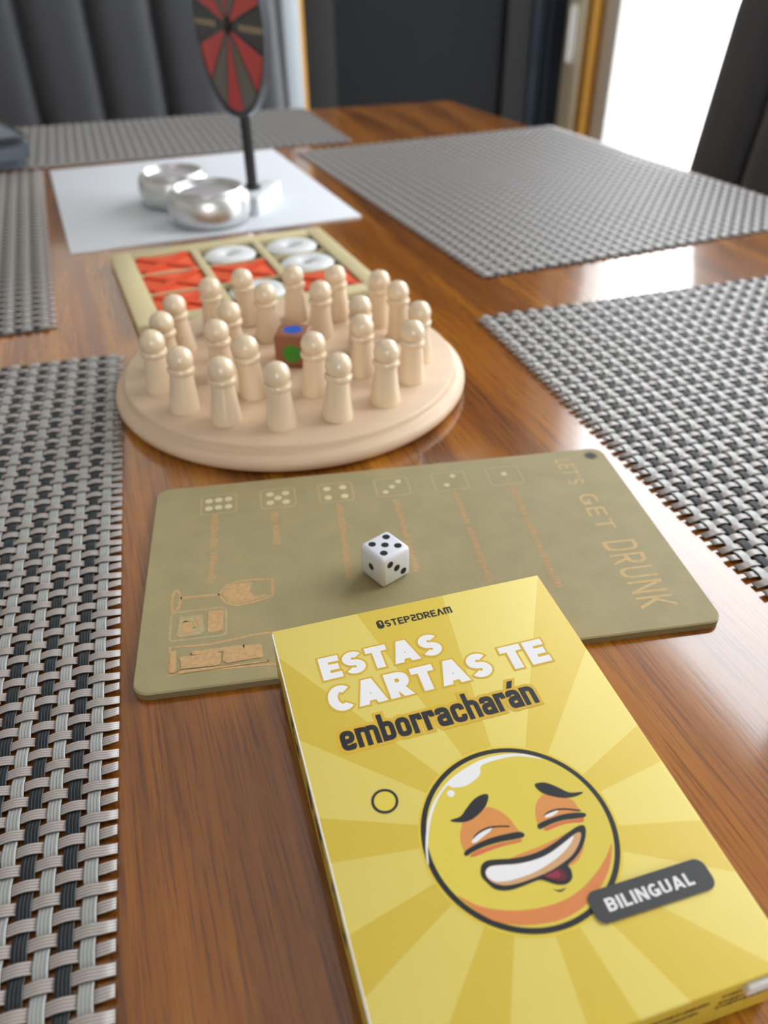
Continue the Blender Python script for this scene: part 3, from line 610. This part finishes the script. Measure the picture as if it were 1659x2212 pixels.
# outlines of the printed face, millimetres on the box front
ART= {'highlight':[[-23.15,43.26],[-21.75,47.82],[-19.13,53.56],[-15.95,58.07],[-11.84,61.68],[-10.37,60.87],[-7.58,60.4],[-4.65,61.12],[-2.18,62.59],[-0.92,64.85],[4.53,65.28],[9.78,64.63],[15.51,61.97],[11.25,64.81],[6.35,66.28],[0.26,66.56],[-5.74,65.16],[-11.32,62.76],[-16.7,58.3],[-19.81,53.76],[-21.9,49.15],[-23.12,45.09]],'brow_l':[[-14.35,52.46],[-11.51,52.75],[-9.29,54.34],[-6.64,56.12],[-4.26,56.82],[-2.69,56.49],[-3.01,55.24],[-4.61,53.42],[-7.02,51.95],[-9.6,51.1],[-12.06,51.3]],'brow_r':[[9.98,55.41],[11.17,55.78],[13.24,55.15],[15.58,53.0],[17.59,50.96],[20.94,50.09],[18.9,49.57],[16.02,49.87],[13.29,51.11],[10.85,52.99]],'lid_l':[[-13.43,47.89],[-12.19,50.14],[-11.5,51.13],[-9.6,51.1],[-7.02,51.95],[-4.5,53.38],[-1.92,51.78],[-0.18,49.08],[0.53,46.32],[0.54,44.48],[-4.82,44.98],[-9.99,44.61],[-13.43,43.74],[-13.87,45.46]],'eyewhite_l':[[-11.34,45.59],[-10.37,46.46],[-8.26,47.32],[-5.22,47.78],[-6.01,46.97],[-8.11,46.16],[-10.34,45.29]],'lash_l':[[-10.53,46.7],[-8.76,47.66],[-6.02,48.16],[-3.04,47.66],[-0.92,46.96],[-1.22,46.71],[-3.48,47.39],[-6.21,47.69],[-8.62,47.23],[-10.37,46.46]],'lidblack_l':[[-14.14,43.33],[-13.43,44.06],[-10.52,44.83],[-6.57,45.31],[-2.21,45.17],[0.8,44.79],[1.72,43.99],[1.27,43.28],[-1.11,43.35],[-4.73,43.73],[-8.49,43.71],[-11.75,43.3],[-13.69,42.76]],'red_l':[[-13.07,42.32],[-11.84,43.08],[-8.63,43.37],[-4.88,43.39],[-1.24,43.07],[0.58,42.91],[-0.06,42.33],[-3.96,42.61],[-8.4,42.42],[-11.61,42.13]],'lid_r':[[6.31,46.93],[7.46,49.65],[8.91,51.3],[11.02,52.37],[13.29,51.11],[16.02,49.87],[17.4,48.61],[17.68,46.58],[17.78,45.52],[12.97,45.8],[8.79,45.31],[6.32,44.91]],'eyewhite_r':[[8.62,46.7],[9.45,47.34],[10.69,47.58],[12.53,47.3],[11.74,46.65],[10.05,46.28],[8.84,46.37]],'lash_r':[[8.39,46.91],[9.94,47.67],[12.3,47.78],[14.96,47.12],[17.74,45.8],[17.47,45.54],[14.78,46.76],[12.41,47.34],[10.05,47.22]],'lidblack_r':[[5.68,44.64],[6.18,45.29],[9.02,45.77],[13.03,45.92],[16.71,45.36],[18.62,44.58],[18.27,43.8],[16.6,43.9],[12.94,44.46],[9.69,44.5],[7.04,44.1],[5.97,44.03]],'red_r':[[6.93,43.61],[7.37,44.0],[9.92,44.3],[13.14,44.2],[16.51,43.72],[17.63,43.59],[16.91,42.73],[13.72,43.42],[10.48,43.46],[7.6,43.14]],'lipshade':[[-3.9,39.2],[-0.29,39.61],[4.96,40.06],[10.52,40.96],[12.24,41.16],[8.45,39.39],[2.96,38.51],[-1.94,38.73]],'lipshade2':[[13.42,36.63],[14.56,37.56],[13.46,35.98],[11.18,34.18],[9.16,33.56],[8.29,34.06]],'mouth':[[-12.02,38.1],[-11.19,39.54],[-9.62,40.24],[-7.02,39.83],[-3.65,39.06],[-0.1,38.68],[3.77,38.89],[8.03,39.83],[12.66,41.36],[15.49,42.03],[16.76,41.71],[16.64,40.49],[15.22,38.32],[12.91,36.15],[10.5,34.69],[8.45,33.77],[8.51,32.54],[8.03,30.88],[6.8,29.95],[5.21,29.84],[3.4,30.5],[1.84,31.67],[0.39,32.46],[-2.4,32.36],[-6.1,32.18],[-8.64,32.54],[-10.56,33.64],[-11.59,35.47],[-12.18,36.83]],'inner':[[-11.16,37.24],[-10.66,38.17],[-9.32,38.74],[-6.47,38.25],[-3.12,37.49],[1.09,37.21],[5.02,37.58],[9.5,38.95],[13.44,40.34],[15.05,40.32],[14.36,38.9],[12.32,36.96],[9.96,35.47],[6.55,34.34],[3.07,33.57],[-0.78,33.23],[-4.49,33.1],[-7.91,33.54],[-10.08,34.78],[-11.02,36.12]],'teeth':[[-11.02,37.44],[-10.53,38.19],[-9.24,38.65],[-6.5,38.2],[-3.14,37.43],[1.06,37.15],[5.0,37.52],[9.45,38.83],[12.92,39.98],[11.5,38.47],[8.4,36.75],[4.59,35.42],[0.43,34.48],[-3.38,34.19],[-6.97,34.32],[-9.68,35.01],[-10.85,36.25]],'tongue':[[1.7,33.02],[3.56,33.3],[5.27,33.63],[6.35,33.31],[6.95,32.4],[6.9,31.34],[6.05,30.64],[4.72,30.69],[3.28,31.48],[2.14,32.29]],'tonguehi':[[2.13,32.89],[3.72,33.01],[5.06,33.21],[5.61,32.45],[5.08,31.65],[3.75,31.81],[2.62,32.39]],'chin':[[2.48,29.61],[3.57,28.99],[5.38,28.97],[4.39,28.57],[3.39,28.64]],'cheek':[[-19.11,34.47],[-16.38,31.71],[-13.14,29.62],[-9.16,27.98],[-4.92,26.93],[-0.39,26.47],[4.53,26.69],[9.52,28.08],[14.66,30.69],[18.32,33.27],[20.94,35.64],[19.06,32.43],[16.53,29.53],[13.23,26.96],[9.24,24.71],[5.23,23.39],[1.37,22.84],[-2.61,23.11],[-6.35,23.85],[-9.89,25.02],[-13.18,26.76],[-15.68,29.11],[-17.54,31.73]]}

# ------------------------------------------------------------------ yellow card box
BW, BL, BT = 0.0912, 0.1288, 0.0213
BYAW, BTILT = 0.2815, R(1.3)
cb = thing('card_box', 'yellow card game box with a laughing face, titled ESTAS CARTAS TE emborracharán', 'card box', (0.0436, 0.0642, Z0 + 0.0002), 0)
cb.rotation_mode = 'XYZ'; cb.matrix_world = Matrix.Translation((0.0436, 0.0642, Z0 + 0.0002)) @ Matrix.Rotation(BYAW, 4, 'Z') @ Matrix.Rotation(BTILT, 4, 'X')
FCX, FCY, FR = 0.00081, 0.0448, 0.0241
Y_L, Y_D = rgb(232, 212, 112), rgb(222, 194, 78)
M_sun = bpy.data.materials.new('sunburst_card'); M_sun.use_nodes = True
n = M_sun.node_tree.nodes; l = M_sun.node_tree.links; b = n['Principled BSDF']
tc = n.new('ShaderNodeTexCoord'); sp = n.new('ShaderNodeSeparateXYZ'); l.new(tc.outputs['Object'], sp.inputs[0])
def mth(op, a, c=None):
    m_ = n.new('ShaderNodeMath'); m_.operation = op
    for i_, v in enumerate((a, c)):
        if v is None: continue
        if isinstance(v, (int, float)): m_.inputs[i_].default_value = v
        else: l.new(v, m_.inputs[i_])
    return m_.outputs[0]
ang = mth('ARCTAN2', mth('SUBTRACT', sp.outputs['Y'], FCY), mth('SUBTRACT', sp.outputs['X'], FCX))
fr = mth('FRACT', mth('ADD', mth('DIVIDE', ang, 2 * math.pi), 1.0))
cr = n.new('ShaderNodeValToRGB'); cr.color_ramp.interpolation = 'CONSTANT'
edges = [8.5, 23.6, 46.9, 61.5, 82.5, 101.3, 121.3, 137.1, 158.1, 172.8, 193.2, 207.5, 227.5, 243.0, 263.2, 278.0, 292.0, 310.9, 331.0, 346.6]
cr.color_ramp.elements[0].position = 0.0; cr.color_ramp.elements[0].color = Y_L
cr.color_ramp.elements[1].position = edges[0] / 360; cr.color_ramp.elements[1].color = Y_D
for i_, a_ in enumerate(edges[1:]):
    el = cr.color_ramp.elements.new(a_ / 360); el.color = Y_L if i_ % 2 == 0 else Y_D
l.new(fr, cr.inputs['Fac']); l.new(cr.outputs[0], b.inputs['Base Color']); b.inputs['Roughness'].default_value = 0.42; b.inputs['Specular IOR Level'].default_value = 0.35
M_yel = mat('yellow_card', rgb(220, 192, 70), 0.45, spec=0.35)
M_card = mat('white_card', rgb(232, 230, 226), 0.7)
box('carton', -BW / 2 + 0.0002, BW / 2 - 0.0002, 0.0006, BL - 0.0002, 0, BT - 0.0006, M_yel, cb, 0.0006)
# lid panel: gently rounded at its rear and side edges
box('front_panel', -BW / 2, BW / 2, 0, BL, BT - 0.0009, BT, M_sun, cb, 0.00055, 3)
pe = box('worn_edge', -BW / 2 - 0.00012, -BW / 2 + 0.00034, 0.002, BL - 0.001, BT - 0.0007, BT + 0.00005, M_card, cb, 0.0002); pe['label'] = 'white worn cardboard edge'
fl = box('tuck_flap', BW / 2 - 0.0125, BW / 2 - 0.0006, -0.0012, 0.001, BT - 0.0048, BT - 0.0011, M_card, cb, 0.0003); fl['label'] = 'white inner cardboard flap'
ZB = BT
M_gold2 = mat('golden_outline_ink', rgb(220, 178, 52), 0.4); M_wink = mat('white_ink', rgb(240, 238, 240), 0.45); M_ink = mat('navy_black_ink', rgb(30, 31, 38), 0.4)
def lettering(s, x0, x1, y0, y1, ink, outline=None, sw=0.25, track=0.1, grow=0.0006):
    o = link('printed_title', stroke_text(s, x0 / 1000, x1 / 1000, y0 / 1000, y1 / 1000, ZB + 0.00008, sw, track), ink, cb)
    if outline: link('title_outline', stroke_text(s, x0 / 1000, x1 / 1000, y0 / 1000, y1 / 1000, ZB + 0.00004, sw, track, grow), outline, o)
    return o
lettering('ESTAS', -34.3, 3.3, 104.7, 113.4, M_wink, M_gold2, 0.26, 0.09)
lettering('CARTAS TE', -34.7, 33.4, 92.6, 101.8, M_wink, M_gold2, 0.26, 0.08)
lettering('emborracharán', -34.7, 23.0, 79.4, 88.6, M_ink, M_gold2, 0.185, 0.05, 0.0009)
lettering('STEP2DRE^M', -10.5, 11.8, 120.2, 123.0, M_ink, None, 0.17, 0.12)
lb = print_poly('logo_badge', [(x / 1000, y / 1000) for x, y in rrect(-13.1, -10.9, 120.0, 123.6, 1.0)], ZB + 0.00008, M_ink, cb)
print_poly('badge_mark', [(x / 1000, y / 1000) for x, y in ((-12.3, 122.9), (-11.6, 122.9), (-11.6, 121.4), (-12.0, 121.4), (-12.0, 122.4), (-12.3, 122.4))], ZB + 0.00012, M_sun, lb)
# laughing face
M_face = mat('face_yellow', rgb(226, 204, 84), 0.42, spec=0.35); M_glow = mat('face_glow', rgb(232, 204, 74), 0.42, spec=0.35)
face = print_poly('laughing_face', ring_pts(FCX, FCY, FR, 96), ZB + 0.00010, M_ink, cb)
halo = print_poly('face_halo', ring_pts(FCX, FCY, FR + 0.0007, 96), ZB + 0.00005, M_glow, face)
print_poly('face_disc', ring_pts(FCX, FCY, FR - 0.00135, 96), ZB + 0.00014, M_face, face)
INK = {'h': M_wink, 'b': M_ink, 'o': mat('orange_ink', rgb(222, 146, 76), 0.42), 'r': mat('coral_ink', rgb(222, 110, 74), 0.42), 'c': mat('cheek_ink', rgb(222, 134, 74), 0.42), 't': mat('tongue_ink', rgb(96, 26, 42), 0.42), 'u': mat('tongue_light_ink', rgb(150, 36, 70), 0.42), 's': mat('teeth_shade_ink', rgb(214, 166, 118), 0.42)}
FACE = [('highlight', 'h', 1, 'glint'), ('cheek', 'c', 1, 'cheek_shade'), ('lid_l', 'o', 1, 'eyelid'), ('lid_r', 'o', 1, 'eyelid'), ('eyewhite_l', 'h', 2, 'eye_white'), ('eyewhite_r', 'h', 2, 'eye_white'), ('red_l', 'r', 2, 'lower_lid'), ('red_r', 'r', 2, 'lower_lid'), ('lash_l', 'b', 3, 'lash'), ('lash_r', 'b', 3, 'lash'), ('lidblack_l', 'b', 3, 'closed_eye'), ('lidblack_r', 'b', 3, 'closed_eye'),
        ('brow_l', 'b', 3, 'eyebrow'), ('brow_r', 'b', 3, 'eyebrow'), ('lipshade', 'o', 2, 'lip_shade'), ('lipshade2', 'o', 2, 'lip_shade'), ('mouth', 'b', 3, 'mouth'), ('inner', 's', 4, 'teeth_shade'), ('teeth', 'h', 5, 'teeth'), ('tongue', 't', 6, 'tongue'), ('tonguehi', 'u', 7, 'tongue'), ('chin', 'b', 2, 'chin_mark')]
for key, ink, lev, nm in FACE:
    print_poly(nm, smooth_loop([(x / 1000, y / 1000) for x, y in ART[key]], 4), ZB + 0.00014 + 0.00003 * lev, INK[ink], face)
print_poly('glint', ring_pts(-0.01156, 0.05944, 0.0010, 24), ZB + 0.00018, M_wink, face)
rg = print_ring('bubble_ring', -0.0283, 0.0623, 0.00275, 0.00345, ZB + 0.00009, M_ink, cb, 48); print_poly('bubble_fill', ring_pts(-0.0283, 0.0623, 0.0028, 48), ZB + 0.00007, M_face, rg)
tg = print_poly('language_tag', [(x / 1000, y / 1000) for x, y in rrect(8.6, 39.2, 19.0, 26.5, 2.4)], ZB + 0.00042, mat('tag_grey', rgb(62, 62, 64), 0.42), cb)
me = stroke_text('BILINGUAL', 0.0122, 0.0345, 0.0211, 0.0241, ZB + 0.00047, 0.2, 0.13); link('tag_word', me, M_wink, tg)
# print on the left side of the box: big dark shapes
sidepr = [[(113, 3), (124, 3), (124, 5), (121, 6.2), (117, 6.2), (113, 5)], [(90, 8), (94, 5), (99, 5), (102, 9), (101, 14), (97, 16), (97, 13), (99.4, 11), (98, 8), (95, 8), (93, 11), (91, 12)], [(72.5, 9), (75, 6), (79, 9), (79, 14), (75, 15), (72.5, 13)], [(60, 5), (69, 9.5), (70, 12), (60, 16), (60, 13.4), (63, 12.2), (63, 9), (60, 7.8)],
          [(36, 8), (40, 6), (43, 9), (46, 13), (48, 12), (50, 9.4), (50.6, 13), (48, 16), (44.6, 15), (42, 11), (39, 9.4), (38, 13), (36.2, 12)]]
for L in sidepr:
    bm = bmesh.new(); f = bm.faces.new([bm.verts.new((-BW / 2 - 0.00005 + 0.0002, y / 1000, z / 1000)) for y, z in L]); f.normal_update()
    if f.normal.x > 0: f.normal_flip()
    bmesh.ops.triangulate(bm, faces=bm.faces[:]); me = bpy.data.meshes.new('side_print'); bm.to_mesh(me); bm.free(); link('side_print', me, M_ink, cb)
# blurred print on the near end
rnd = random.Random(11); M_brown = mat('brown_ink', rgb(110, 84, 44), 0.6)
for z, x0, x1 in ((0.0140, 0.004, 0.026), (0.0105, 0.002, 0.024), (0.0150, 0.029, 0.043), (0.0118, 0.029, 0.042), (0.0092, 0.029, 0.043)):
    bm = bmesh.new(); x = x0
    while x < x1:
        w = rnd.uniform(0.0005, 0.0012); h = rnd.uniform(0.0005, 0.0011)
        bm.faces.new([bm.verts.new(p_) for p_ in ((x, 0.0005, z - h), (x + w, 0.0005, z - h), (x + w, 0.0005, z + h * 0.6), (x, 0.0005, z + h * 0.6))]); x += w + rnd.uniform(0.0001, 0.0004)
    me = bpy.data.meshes.new('end_print'); bm.to_mesh(me); bm.free(); link('end_print', me, M_brown, cb)

# ------------------------------------------------------------------ white sheet, cups, spinner
SA = R(21.6); su = Vector((math.cos(SA), math.sin(SA), 0)); sv = Vector((-su.y, su.x, 0))
sc = Vector((-0.1820, 0.7910, 0))
sheet = box('white_sheet', -0.1215, 0.1215, -0.1445, 0.1445, 0, 0.0016, mat('white_paper', rgb(222, 226, 234), 0.55), None, 0.0004, 2, (sc.x, sc.y, Z0), SA)
tag(sheet, 'white sheet under the two silver cups and the spinner', 'sheet')
M_steel = mat('brushed_aluminium', rgb(222, 222, 222), 0.36, metal=1.0, bump=0.05, bscale=60, stretch=(1, 1, 12))
def cup(label, x, y, r, h):
    t = thing('metal_cup', label, 'cup', (x, y, Z0 + 0.0016), 0, 'silver cups on the white sheet')
    lathe('cup_wall', [(0.0, 0.0), (r * 0.84, 0.0), (r * 0.93, h * 0.06), (r * 0.99, h * 0.3), (r, h * 0.55), (r * 0.97, h * 0.82), (r * 0.90, h * 0.96), (r * 0.82, h), (r * 0.76, h * 0.97), (r * 0.72, h * 0.84), (0.0, h * 0.80)], M_steel, t, 64)
    lathe('cup_inside', [(0.0, h * 0.83), (r * 0.66, h * 0.85), (r * 0.715, h * 0.87), (r * 0.715, h * 0.875), (r * 0.6, h * 0.88), (0.0, h * 0.87)], mat('grey_cup_inside', rgb(176, 172, 176), 0.5), t, 48)
    ri = lathe('cup_rim', [(r * 0.80, h * 0.985), (r * 0.85, h * 0.985), (r * 0.865, h * 1.02), (r * 0.85, h * 1.05), (r * 0.80, h * 1.05), (r * 0.785, h * 1.02), (r * 0.80, h * 0.985)], M_steel, t, 64, cap=False)
    return t
cup('silver round cup behind the other one, on the white sheet', -0.1870, 0.7500, 0.0318, 0.027)
cup('silver round cup nearer to the cream tray, beside the spinner', -0.1455, 0.6930, 0.0348, 0.027)
spn = thing('party_spinner', 'red and black spinner disc on a black stem and white foot', 'spinner', (-0.1090, 0.7290, Z0 + 0.0016), 0)
ft = box('foot', -0.0085, 0.0085, -0.022, 0.040, 0, 0.0150, mat('white_foot', rgb(226, 232, 238), 0.4), spn, 0.0012); ft.rotation_euler = (0, 0, R(-13))
M_stem = mat('black_plastic', rgb(28, 28, 32), 0.4)
def cyl_between(name, p0, p1, r, m, parent): return tubeobj(name, [p0, p1], r, m, parent, 16)
stem = lathe('stem', [(0.0075, 0.0148), (0.0075, 0.0175), (0.0048, 0.0195), (0.0048, 0.079), (0.0, 0.079)], M_stem, spn, 24, (-0.005, 0.008, 0))
SR = 0.0640; SCZ = 0.1395
wheel_n = Vector((-0.825, -0.550, 0.0)).normalized(); wu = Vector((0.550, -0.825, 0)).normalized()
WM = Matrix((( wu.x, 0, wheel_n.x, -0.010), (wu.y, 0, wheel_n.y, 0.008), (0, 1, 0, SCZ), (0, 0, 0, 1)))
wheel = lathe('wheel', [(0, -0.002), (SR - 0.001, -0.002), (SR, -0.001), (SR, 0.001), (SR - 0.001, 0.002), (0, 0.002)], mat('black_wheel', rgb(34, 34, 36), 0.4), spn, 72); wheel.matrix_local = WM
M_red = mat('red_segment', rgb(190, 52, 48), 0.4); M_dk = mat('charcoal_segment', rgb(40, 41, 42), 0.4); M_bg = mat('beige_print', rgb(168, 146, 112), 0.5)
M_gr = mat('grey_segment', rgb(104, 98, 86), 0.5)
for k in range(12):
    a0 = R(-15 + 30 * k + 1.2); a1 = R(15 + 30 * k - 1.2)
    pts = [(0.004 * math.cos((a0 + a1) / 2), 0.004 * math.sin((a0 + a1) / 2))] + [((SR - 0.003) * math.cos(a0 + (a1 - a0) * j / 6), (SR - 0.003) * math.sin(a0 + (a1 - a0) * j / 6)) for j in range(7)]
    sg = print_poly('segment', pts, 0.00206, M_red if k % 2 else (M_gr if k in (2, 4, 8, 10) else M_dk), spn); sg.matrix_local = WM
    if k % 6 == 0:
        am = (a0 + a1) / 2; ux, uy = math.cos(am), math.sin(am)
        for j in range(9):
            s0 = 0.022 + j * 0.0048; hw = 0.0022
            pr = print_poly('segment_print', [(ux * s0 - uy * hw, uy * s0 + ux * hw), (ux * s0 + uy * hw, uy * s0 - ux * hw), (ux * (s0 + 0.0036) + uy * hw, uy * (s0 + 0.0036) - ux * hw), (ux * (s0 + 0.0036) - uy * hw, uy * (s0 + 0.0036) + ux * hw)], 0.0001, M_bg, sg); pr.location = (0, 0, 0.0022)
rim = lathe('clear_rim', [(SR + 0.0002, -0.003), (SR + 0.0022, -0.003), (SR + 0.0022, 0.003), (SR + 0.0002, 0.003), (SR + 0.0002, -0.003)], mat('grey_rim', rgb(92, 96, 104), 0.2), spn, 72, cap=False); rim.matrix_local = WM
hub = lathe('hub', [(0, 0.002), (0.006, 0.002), (0.006, 0.0035), (0.003, 0.005), (0, 0.005)], M_stem, spn, 24); hub.matrix_local = WM

# ------------------------------------------------------------------ dark leather case
M_lea = mat('slate_leather', rgb(88, 96, 106), 0.5, noise=0.1, nscale=60, bump=0.2, bscale=900); M_pipe = mat('dark_piping', rgb(40, 40, 44), 0.5)
CA = R(36.5); case = thing('leather_case', 'dark slate leather case with dark piping lying by the far left table edge', 'case', (-0.366, 0.893, Z0 + 0.0025), CA)
CWX, CWY, CH = 0.20, 0.24, 0.031          # the visible corner is at the local origin; body spreads to -x and +y
bm = bmesh.new(); add_box(bm, -CWX, 0, 0, CWY, 0, CH); bmesh.ops.bevel(bm, geom=bm.edges[:], offset=0.009, segments=4, affect='EDGES')
bd = link('body', from_bm(bm, 'body'), M_lea, case); shade(bd)
lidp = [(x, y, CH - 0.002) for x, y in rrect(-CWX + 0.001, -0.001, 0.001, CWY - 0.001, 0.012, 6)]
tubeobj('piping', lidp, 0.0024, M_pipe, case, 8, True)
bm = bmesh.new(); lo = [bm.verts.new((x, y, CH - 0.002)) for x, y in rrect(-CWX + 0.002, -0.002, 0.002, CWY - 0.002, 0.012, 6)]; hi = [bm.verts.new((x, y, CH + 0.004)) for x, y in rrect(-CWX + 0.020, -0.020, 0.020, CWY - 0.020, 0.010, 6)]
for k in range(len(lo)): bm.faces.new((lo[k], lo[(k + 1) % len(lo)], hi[(k + 1) % len(lo)], hi[k]))
bm.faces.new(hi); lid = link('lid', from_bm(bm, 'lid'), M_lea, case); shade(lid, 60)

# ------------------------------------------------------------------ upholstered chairs
M_fab = mat('charcoal_upholstery', rgb(52, 53, 57), 0.75, noise=0.10, nscale=40, bump=0.15, bscale=500, sheen=0.3); M_leg = mat('black_leg', rgb(26, 26, 28), 0.5)
def chair(label, a, q, face, nch=5, chw=0.105):
    """a, q = across/along position of the middle of the back's front face; face = heading the sitter looks, in room degrees"""
    p_ = rm(a, q); t = thing('dining_chair', label, 'chair', (p_.x, p_.y, 0), TA + R(face), 'upholstered dining chairs')
    wd = nch * chw; rec = math.tan(R(7))
    # local frame: +y = direction the sitter faces
    for k in range(nch):
        bm = bmesh.new(); N = 10; M_ = 8; x0 = -wd / 2 + k * chw; g = []
        for j in range(M_ + 1):
            z = 0.40 + (1.02 - 0.40) * j / M_; row = []
            for i in range(N + 1):
                s_ = i / N; prof_ = (1 - abs(2 * s_ - 1) ** 4) ** 0.5
                tp = 1.0 if j < M_ - 1 else (0.75 if j == M_ - 1 else 0.0)
                row.append(bm.verts.new((x0 + chw * s_, -0.03 - (z - 0.75) * rec + 0.030 * prof_ * max(tp, 0.15), z - (0.012 if j == M_ else 0) * (1 - prof_))))
            g.append(row)
        for j in range(M_):
            for i in range(N): bm.faces.new((g[j][i], g[j][i + 1], g[j + 1][i + 1], g[j + 1][i]))
        me = from_bm(bm, 'back_channel'); o = link('back_channel', me, M_fab, t)
        for pl in me.polygons: pl.use_smooth = True
    bm = bmesh.new(); add_box(bm, -wd / 2 - 0.012, wd / 2 + 0.012, -0.075, -0.028, 0.38, 1.025)
    for v in bm.verts: v.co.y -= (v.co.z - 0.75) * rec
    bmesh.ops.bevel(bm, geom=bm.edges[:], offset=0.012, segments=3, affect='EDGES'); shade(link('back_shell', from_bm(bm, 'back_shell'), M_fab, t))
    box('seat', -wd / 2 + 0.01, wd / 2 - 0.01, -0.02, 0.44, 0.40, 0.49, M_fab, t, 0.025, 4)
    for x in (-wd / 2 + 0.05, wd / 2 - 0.05):
        for y in (0.02, 0.40): lathe('leg', [(0.012, 0), (0.020, 0.40)], M_leg, t, 16, (x, y, 0))
    return t
chair('charcoal chair with upright grooves in its back, at the far table end', 0.0975, 1.56, 180)
chair('charcoal chair at the window side, its back against the bright glazed door', 0.78, 0.748, 90, 4)
